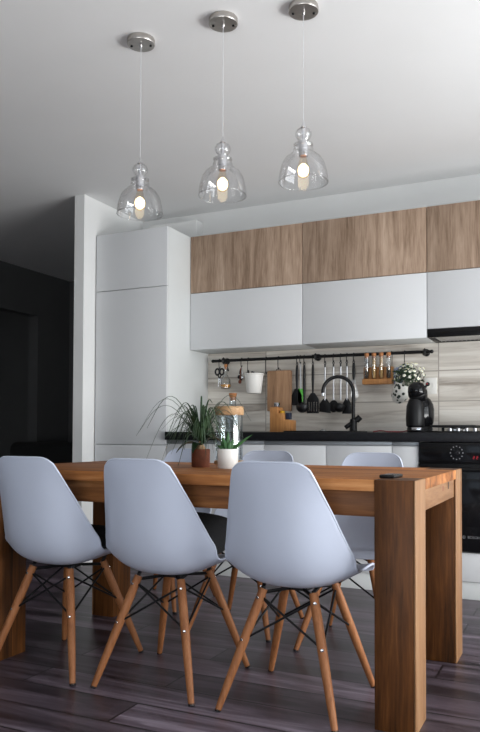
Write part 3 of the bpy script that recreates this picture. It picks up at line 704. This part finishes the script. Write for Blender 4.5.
for sy in (-1, 1):
    ya, yb = sorted((sy*(hy-.035), sy*(hy-.06)))
    MB().box(-cx_, cx_, ya, yb, TZ-.118, TZ-.0365, .002).build('apron', APRON_X, t)
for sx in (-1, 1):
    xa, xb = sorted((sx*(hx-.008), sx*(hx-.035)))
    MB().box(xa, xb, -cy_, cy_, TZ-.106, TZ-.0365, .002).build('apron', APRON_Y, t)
sl = MB(); sl.box(hx-.0086, hx-.007, .165, .178, TZ-.065, TZ-.037, 0); sl.build('apron_slot', BLACKPLASTIC, t)
MB().lathe([(0, 0), (.011, 0), (.010, .001), (0, .001)], 18, (hx-.0085, .06, TZ-.056), Matrix.Rotation(PI/2, 4, 'Y')).build('wood_knot', BROWNRED, t)

# ------------------------------------------------------------------ chairs
def catmull(P, n):
    out = []
    m = len(P)-1
    for i in range(n+1):
        u = i/n*m; k = min(int(u), m-1); f = u-k
        p0, p1, p2, p3 = P[max(k-1, 0)], P[k], P[k+1], P[min(k+2, m)]
        out.append(tuple(.5*((2*b)+(c-a)*f+(2*a-5*b+4*c-d)*f*f+(-a+3*b-3*c+d)*f**3) for a, b, c, d in zip(p0, p1, p2, p3)))
    return out
def shell_mesh(parent):
    # y, z, half width, rim lift
    P = [(.232, .408, .185, .000), (.222, .420, .197, .008), (.185, .424, .207, .020), (.10, .415, .216, .038), (.0, .402, .223, .055), (-.09, .398, .227, .066),
         (-.155, .420, .227, .085), (-.200, .475, .222, .095), (-.226, .550, .203, .085), (-.243, .635, .179, .062), (-.258, .715, .153, .036), (-.27, .775, .135, .018), (-.277, .812, .126, .010)]
    NV, NU = 44, 24
    C = catmull(P, 200)
    def at(tt):
        u = max(0, min(1, tt))*200; k = min(int(u), 199); f = u-k
        return tuple(a+(b-a)*f for a, b in zip(C[k], C[k+1]))
    bm = bmesh.new(); g = []
    for i in range(NV+1):
        row = []
        for j in range(NU+1):
            s = -1+2*j/NU
            s = math.copysign(1-(1-abs(s))**1.15, s)
            t1 = 1-.065*abs(s)**6; t0 = .05*abs(s)**5
            tt = t0+(t1-t0)*i/NV
            y, z, w, l = at(tt); a = at(tt-.01); b = at(tt+.01)
            ty, tz = b[0]-a[0], b[1]-a[1]; q = math.hypot(ty, tz) or 1
            ny, nz = tz/q, -ty/q
            lift = l*abs(s)**2.4
            endk = max(0, (tt-.86)/.14); w2 = w*(1-.10*endk**2*abs(s)**3)
            row.append(bm.verts.new((s*w2, y+ny*lift, z+nz*lift)))
        g.append(row)
    for i in range(NV):
        for j in range(NU): bm.faces.new((g[i][j], g[i][j+1], g[i+1][j+1], g[i+1][j]))
    bmesh.ops.recalc_face_normals(bm, faces=bm.faces)
    # outline for the rolled rim
    outline = [v.co.copy() for v in g[0]]+[r[-1].co.copy() for r in g[1:]]+[v.co.copy() for v in reversed(g[-1][:-1])]+[r[0].co.copy() for r in reversed(g[1:-1])]
    mb = MB(); mb.bm.free(); mb.bm = bm
    o = mb.build('shell', SHELL, parent, angle=80)
    so = o.modifiers.new('Solidify', 'SOLIDIFY'); so.thickness = .007; so.offset = 0
    bv = o.modifiers.new('Bevel', 'BEVEL'); bv.width = .0025; bv.segments = 2; bv.limit_method = 'ANGLE'; bv.angle_limit = math.radians(50)
    rm = MB(); rm.tube(outline+[outline[0]], .0048, 8, cap=False); rm.build('rim', SHELL, o, angle=80)
    return o
def make_chair():
    t = thing('dining_chair', '', 'chair')
    shell_mesh(t)
    tops = {}; tips = {}
    for sx in (-1, 1):
        for sy in (-1, 1):
            tp_ = Vector((sx*.088, sy*.105-.0, .385)); bt = Vector((sx*.198, sy*.222, .004)); tops[sx, sy] = tp_; tips[sx, sy] = bt
            d = (bt-tp_)
            lg = MB().tube([tp_, tp_+d*.15, tp_+d*.45, tp_+d*.8, bt], [.0145, .0160, .0158, .0132, .0105], 14).build('leg', CHAIRWOOD, t)
            out = Vector((sx*.35, sy*1, 0)).normalized()
            for f in (.07, .42):
                bo = MB(); p = tp_+d*f+out*.0148; bo.lathe([(0, -.002), (.006, -.002), (.006, .002), (.003, .0035), (0, .0035)], 12, p, out.to_track_quat('Z', 'Y').to_matrix().to_4x4())
                bo.build('bolt', CHROME, lg)
            MB().tube([tp_+d*.99, bt+d*.008], .0108, 12).build('glide', BLACKPLASTIC, lg)
    # black wire bracing: an X on each side between neighbouring legs
    for a, b in (((-1, -1), (1, -1)), ((1, -1), (1, 1)), ((1, 1), (-1, 1)), ((-1, 1), (-1, -1))):
        q = MB()
        for p0, p1 in ((a, b), (b, a)):
            A = tops[p0]+(tips[p0]-tops[p0])*.06; B = tops[p1]+(tips[p1]-tops[p1])*.42
            q.tube([A, B], .0038, 8)
        q.build('wire_brace', BLACKWIRE, t)
    q = MB()
    for sx in (-1, 1):
        for sy in (-1, 1):
            q.tube([(sx*.02, sy*.02, .378), tops[sx, sy]+Vector((0, 0, -.012))], .006, 8)
            q.tube([tops[sx, sy]+Vector((0, 0, -.03)), tops[sx, sy]+Vector((sx*.0, 0, .004)), (sx*.10, sy*.085+.02, .408)], .007, 8)
    q.box(-.04, .04, -.03, .03, .372, .386, .003)
    q.build('mounting_bracket', BLACKWIRE, t)
    return t
chair0 = make_chair()
CH = [(-.879, 2.338, 0, 'white moulded chair with wooden legs, near side, beside the thick table leg'),
      (-1.374, 2.340, 0, 'white moulded chair with wooden legs, middle of the near side, dark cushion on seat'),
      (-1.850, 2.325, 0, 'white moulded chair with wooden legs, near side, cut by the left edge'),
      (-.885, 3.06, PI, 'white moulded chair across the table, nearest the oven'),
      (-1.44, 3.13, PI+.02, 'white moulded chair across the table, middle, behind the white succulent pot'),
      (-2.05, 3.38, PI, 'white moulded chair across the table, behind the palm pot')]
for i, (x, y, rz, lab) in enumerate(CH):
    c = chair0 if i == 0 else copy_tree(chair0)
    c.location = (x, y, 0); c.rotation_euler.z = rz; c['label'] = lab; c['group'] = 'white moulded chairs around the table'
# dark cushions
def cushion(x, y, z, label, rx=0, hgt=.055, rz=0, w=.17, d=.16):
    b = MB(); n = 28; m = 14
    for k in (0,):
        bm = b.bm; rows = []
        for i in range(m+1):
            v = -PI/2+PI*i/m
            row = []
            for j in range(n):
                u = 2*PI*j/n
                def sg(c, e): return math.copysign(abs(c)**e, c)
                cx_ = sg(math.cos(v), .6)
                row.append(bm.verts.new((w*cx_*sg(math.cos(u), .55)*(1-.10*math.cos(2*u)**2), d*cx_*sg(math.sin(u), .55)*(1-.10*math.cos(2*u)**2), hgt*sg(math.sin(v), .8)*(1+.05*math.sin(5*u)))))
            rows.append(row)
        for A, B in zip(rows, rows[1:]):
            for j in range(n): bm.faces.new((A[j], A[(j+1) % n], B[(j+1) % n], B[j]))
        bmesh.ops.remove_doubles(bm, verts=bm.verts, dist=1e-5); bmesh.ops.recalc_face_normals(bm, faces=bm.faces)
    o = b.build('cushion', CUSHION, angle=80); o.location = (x, y, z); o.rotation_euler = (rx, 0, rz)
    return tag(o, label, 'cushion', 'dark cushions on the chairs')
cushion(-1.36, 2.40, .508, 'bulky charcoal cushion on the seat of the middle near chair', .16, .08)
cushion(-1.842, 2.36, .478, 'flat charcoal cushion on the seat of the leftmost near chair', .06, .045)

# ------------------------------------------------------------------ things on the table
t = thing('potted_palm', 'ponytail palm with long drooping leaves in a square rust-brown pot', 'plant', (-1.455, 2.69, TZ), )
MB().lathe([(0, 0), (.037, 0), (.0385, .003), (.0395, .074), (.0375, .076), (.035, .074), (.034, .06), (0, .06)], 32).build('pot', RUST, t)
MB().lathe([(0, .058), (.034, .0595), (.034, .062), (0, .067)], 24).build('soil', SOIL, t)
MB().lathe([(0, .06), (.022, .062), (.024, .072), (.018, .084), (.010, .096), (.008, .11), (0, .114)], 20).build('trunk_base', BULBTAN, t)
rr = random.Random(3)
fo = MB()
CR = Vector((math.cos(.4419), math.sin(.4419), 0)); CFV = Vector((-math.sin(.4419), math.cos(.4419), 0))
def blade(az, reach, rise, droop, w=.0028):
    d = Vector((math.cos(az), math.sin(az), 0)); pts = []; n = 13
    for i in range(n+1):
        u = i/n
        q_ = (Vector((0, 0, .102))+d*(reach*u**1.05+.004)+Vector((0, 0, rise*math.sin(min(u*1.35, 1.2)*PI/2.0)-droop*max(0, u-.35)**1.9*2.3))); q_.z = max(q_.z, .004); pts.append(q_)
    side = Vector((-d.y, d.x, 0))
    fo.strip(pts, [w*(1-.86*(i/n)**2)*(.75+.5*min(1, 4*i/n)) for i in range(n+1)], side, .0006, .3)
th = .4419
for k in range(85):
    az = rr.uniform(0, 2*PI); u = rr.random()
    blade(az, rr.uniform(.05, .17), rr.uniform(.06, .19), rr.uniform(0, .15), rr.uniform(.0024, .0038))
for az, re, ri, dr_ in ((PI+th+.1, .255, .22, .16), (PI+th-.12, .275, .19, .15), (PI+th+.3, .23, .155, .22), (PI+th-.35, .25, .235, .16), (PI+th+.0, .17, .10, .20), (PI+th-.6, .12, .05, .16), (PI+th+.5, .10, .05, .15), (PI+th+.9, .16, .16, .14),
                        (th+.15, .21, .235, .13), (th-.2, .16, .205, .14), (th+.5, .2, .17, .14), (PI/2+th, .05, .20, 0), (PI/2+th-.6, .08, .19, .01), (th-.5, .10, .12, .12), (PI+th+.2, .08, .17, .02), (PI+th+.6, .05, .16, 0)):
    blade(az, re, ri, dr_, .0042)
fo.build('foliage', LEAF, t)
bl = MB()
def broad(p, d, up, L_, W_):
    p, d, up = Vector(p), Vector(d).normalized(), Vector(up); sd = d.cross(up).normalized()
    pts = []
    for i in range(9):
        u = i/8; pts.append(p+d*L_*u+up*(.025*math.sin(u*PI)-.02*u*u))
    bl.strip(pts, [W_*max(.06, math.sin(min(1, u/8*.97+.03)*PI)**.75) for u in range(9)], sd, .0014, .2)
broad((0, 0, .085), (-CR+CFV*-.2)*1+Vector((0, 0, -.05)), (0, 0, 1), .105, .03)
broad((0, 0, .085), (CR*.9+CFV*.2)+Vector((0, 0, .35)), (0, 0, 1), .10, .030)
broad((0, 0, .09), (CR*.4+CFV*.8)+Vector((0, 0, .55)), (0, 0, 1), .10, .024)
broad((0, 0, .08), (-CR*.5-CFV*.8)+Vector((0, 0, .0)), (0, 0, 1), .06, .018)
broad((0, 0, .085), (CR*.6-CFV*.3)+Vector((0, 0, .6)), (0, 0, 1), .08, .02)
bl.build('broad_leaves', LEAFDARK, t)
t = thing('potted_succulent', 'small green aloe-like succulent in a round white pot', 'plant', (-1.30, 2.635, TZ))
MB().lathe([(0, 0), (.038, 0), (.041, .004), (.0425, .077), (.041, .079), (.038, .077), (.037, .062), (0, .062)], 36).build('pot', POTWHITE, t)
MB().lathe([(0, .058), (.037, .0615), (.037, .064), (0, .070)], 24).build('soil', SOIL, t)
al = MB()
for ax, az_, L_, w_ in ((.9, .75, .115, .007), (.0, 1.25, .088, .010), (-.32, 1.0, .065, .011), (.35, 1.0, .06, .011), (-.75, .6, .045, .011), (.15, .9, .045, .012), (-.15, 1, .05, .012), (.6, .55, .045, .010), (-.5, .9, .05, .011)):
    f_ = rr.uniform(-.3, .1)
    d = (CR*ax+CFV*f_+Vector((0, 0, az_))).normalized()
    b0 = Vector((0, 0, .064))+CR*(ax*.012)+CFV*(f_*.02)
    n = 8
    al.tube([b0+d*L_*i/n+Vector((0, 0, .006*math.sin(i/n*PI))) for i in range(n+1)], [w_*(1-.0*i)*(.8+.3*math.sin(i/n*PI))*(1-(i/n)**2.2*.93) for i in range(n+1)], 8)
al.build('leaves', ALOE, t)
t = thing('glass_jar', 'large clear glass jar with a pale wooden lid behind the succulent', 'jar', (-1.474, 3.0, TZ))
JR = .063
MB().lathe([(0, .018), (JR-.004, .018), (JR, .022), (JR, .226), (JR-.003, .226), (JR-.003, .025), (0, .023)], 40).build('jar_body', JARGLASS, t)
MB().lathe([(0, .2265), (JR+.002, .2265), (JR+.004, .23), (JR+.004, .262), (JR+.001, .266), (0, .266)], 40).build('lid', LIDWOOD, t)
MB().lathe([(0, 0), (JR+.004, 0), (JR+.006, .003), (JR+.006, .0145), (JR+.003, .0175), (0, .0175)], 40).build('wooden_foot', LIDWOOD, t)
t = thing('phone', 'black smartphone lying on the near right corner of the table', 'phone', (-.562, 2.335, TZ+.0004), rz=-.05)
MB().box(-.025, .025, -.05, .05, 0, .010, .003, 3).build('body', BLACKPLASTIC, t)
MB().box(-.022, .022, -.047, .047, .0101, .0106, .0002).build('screen', GLOSSBLACK, t)

# ------------------------------------------------------------------ pendants
def pendant(x, y, ztop, zr, label, rim=.0945):
    t = thing('pendant_lamp', label, 'lamp', (x, y, CZ), 'glass pendant lamps over the table')
    Z = lambda z: z-CZ
    ca = MB().lathe([(0, -.0005), (.055, -.0005), (.057, -.003), (.058, -.022), (.056, -.025), (0, -.027)], 40).build('canopy', NICKEL, t)
    for a in (.5, PI+.3): MB().lathe([(0, 0), (.005, 0), (.005, -.004), (0, -.006)], 12, (.040*math.cos(a), .040*math.sin(a), -.0255)).build('screw', BLACKMETAL, ca)
    MB().lathe([(0, -.026), (.006, -.026), (.005, -.036), (0, -.037)], 14).build('cord_grip', CHROME, t)
    MB().tube([(0, 0, -.034), (0, 0, Z(ztop)+.01)], .0013, 8).build('cord', CORDM, t)
    H = ztop-zr                      # glass from finial top to the rim
    k = H/.245; b = Z(zr)
    prof = [(rim, 0), (.0935, .02), (.0908, .041), (.086, .062), (.079, .0817), (.068, .099), (.054, .112), (.043, .119), (.037, .124), (.0385, .130), (.0385, .136), (.032, .141), (.033, .146),
            (.0375, .150), (.0375, .156), (.028, .161), (.017, .166), (.018, .171), (.026, .180), (.0315, .192), (.0315, .203), (.026, .214), (.016, .222), (.009, .226)]
    pr = [(r, z*k) for r, z in prof]
    inner = [(max(r-.0022, .004), z) for r, z in pr]
    MB().lathe(pr+inner[::-1], 48, (0, 0, b), close=True)._merge_rim(rim, b).build('glass_shade', SHADEGLASS, t, angle=80)
    MB().lathe([(0, .250), (.003, .250), (.0045, .240), (.009, .232), (.0115, .225), (.006, .220), (.005, .172), (.0165, .170), (.0175, .165), (.0175, .112), (.0165, .108), (0, .108)][::-1], 24, (0, 0, b), Matrix.Diagonal((1, 1, k, 1))).build('socket', CHROME, t)
    bu = MB().lathe([(.012, .100), (.0125, .092), (.017, .076), (.0235, .058), (.0255, .044), (.022, .029), (.012, .019), (0, .0165)], 28, (0, 0, b)).build('bulb', BULBGLASS, t)
    MB().lathe([(0, .108), (.0135, .108), (.014, .104), (.0125, .1), (0, .1)], 24, (0, 0, b)).build('bulb_collar', COPPER, bu)
    MB().lathe([(0, .074), (.009, .070), (.0195, .058), (.0215, .045), (.018, .031), (.008, .0235), (0, .022)], 20, (0, 0, b)).build('filament', FILAMENT, bu)
pendant(-1.650, 2.510, 2.038, 1.808, 'clear glass pendant lamp hanging lowest, nearest the tall cabinet')
pendant(-1.272, 2.520, 2.066, 1.836, 'clear glass pendant lamp in the middle of the three, mid height')
pendant(-.955, 2.575, 2.090, 1.860, 'clear glass pendant lamp hanging highest, furthest from the tall cabinet')

# ------------------------------------------------------------------ dark room
t = thing('sofa', 'dark sofa in the unlit room at far left, its back just showing', 'sofa', (-4.3, 4.75, 0))
MB().box(-.62, .42, -.9, .5, .08, .42, .05, 4).build('seat_base', SOFA, t)
MB().box(-.62, .42, .5, .72, .08, .82, .07, 4).build('backrest', SOFA, t)
MB().box(-.58, .38, -.85, .49, .425, .55, .05, 4).build('seat_cushion', SOFA, t)
for sx in (-.57, .35):
    for sy in (-.85, .65): MB().box(sx, sx+.04, sy, sy+.04, 0, .079, .004).build('leg', BLACKPLASTIC, t)

# ------------------------------------------------------------------ light
wd = bpy.data.worlds.new('World'); S.world = wd; wd.use_nodes = True
bg = wd.node_tree.nodes['Background']; bg.inputs['Color'].default_value = (.72, .85, 1, 1); bg.inputs['Strength'].default_value = 1.0
def area(name, loc, rot, sx, sy, power, col):
    l = bpy.data.lights.new(name, 'AREA'); l.shape = 'RECTANGLE'; l.size = sx; l.size_y = sy; l.energy = power; l.color = col
    o = bpy.data.objects.new(name, l); COL.objects.link(o); o.location = loc; o.rotation_euler = rot
    return o
area('daylight_right_window', (XR+.14, (WY0+WY1)/2, (WZ0+WZ1)/2), (0, PI/2, 0), WZ1-WZ0, WY1-WY0, 78, (.97, .98, 1))
area('ceiling_fill_right', (XR+.13, (WY0+WY1)/2, WZ0+.35), (0, PI/2+.36, 0), .6, WY1-WY0, 108, (1, .985, .965))  # upward fill added to brighten the ceiling, no real terrace behind it
area('ceiling_fill_front', ((FX0+FX1)/2, YF-.13, FZ0+.35), (PI/2+.9, 0, 0), FX1-FX0, .6, 62, (1, .985, .965))  # unseen uplight added to lift the ceiling towards the camera
area('daylight_front_window', ((FX0+FX1)/2, YF-.14, (FZ0+FZ1)/2), (PI/2, 0, 0), FX1-FX0, FZ1-FZ0, 12, (.66, .80, 1))

# ------------------------------------------------------------------ camera
cam = bpy.data.cameras.new('Camera'); co = bpy.data.objects.new('Camera', cam); COL.objects.link(co)
cam.sensor_fit = 'VERTICAL'; cam.sensor_height = 24; cam.lens = 724*24/732
co.location = (0, 0, .9)
yaw, pit, roll = .4419, .0263, .0037
co.rotation_euler = (Matrix.Rotation(yaw, 4, 'Z') @ Matrix.Rotation(PI/2+pit, 4, 'X') @ Matrix.Rotation(roll, 4, 'Z')).to_euler()
cam.shift_y = 49.03/732; cam.clip_start = .05
S.camera = co
S.view_settings.view_transform = 'Standard'; S.view_settings.look = 'None'; S.view_settings.gamma = 1; S.view_settings.use_curve_mapping = False
S.view_settings.exposure = 0.17
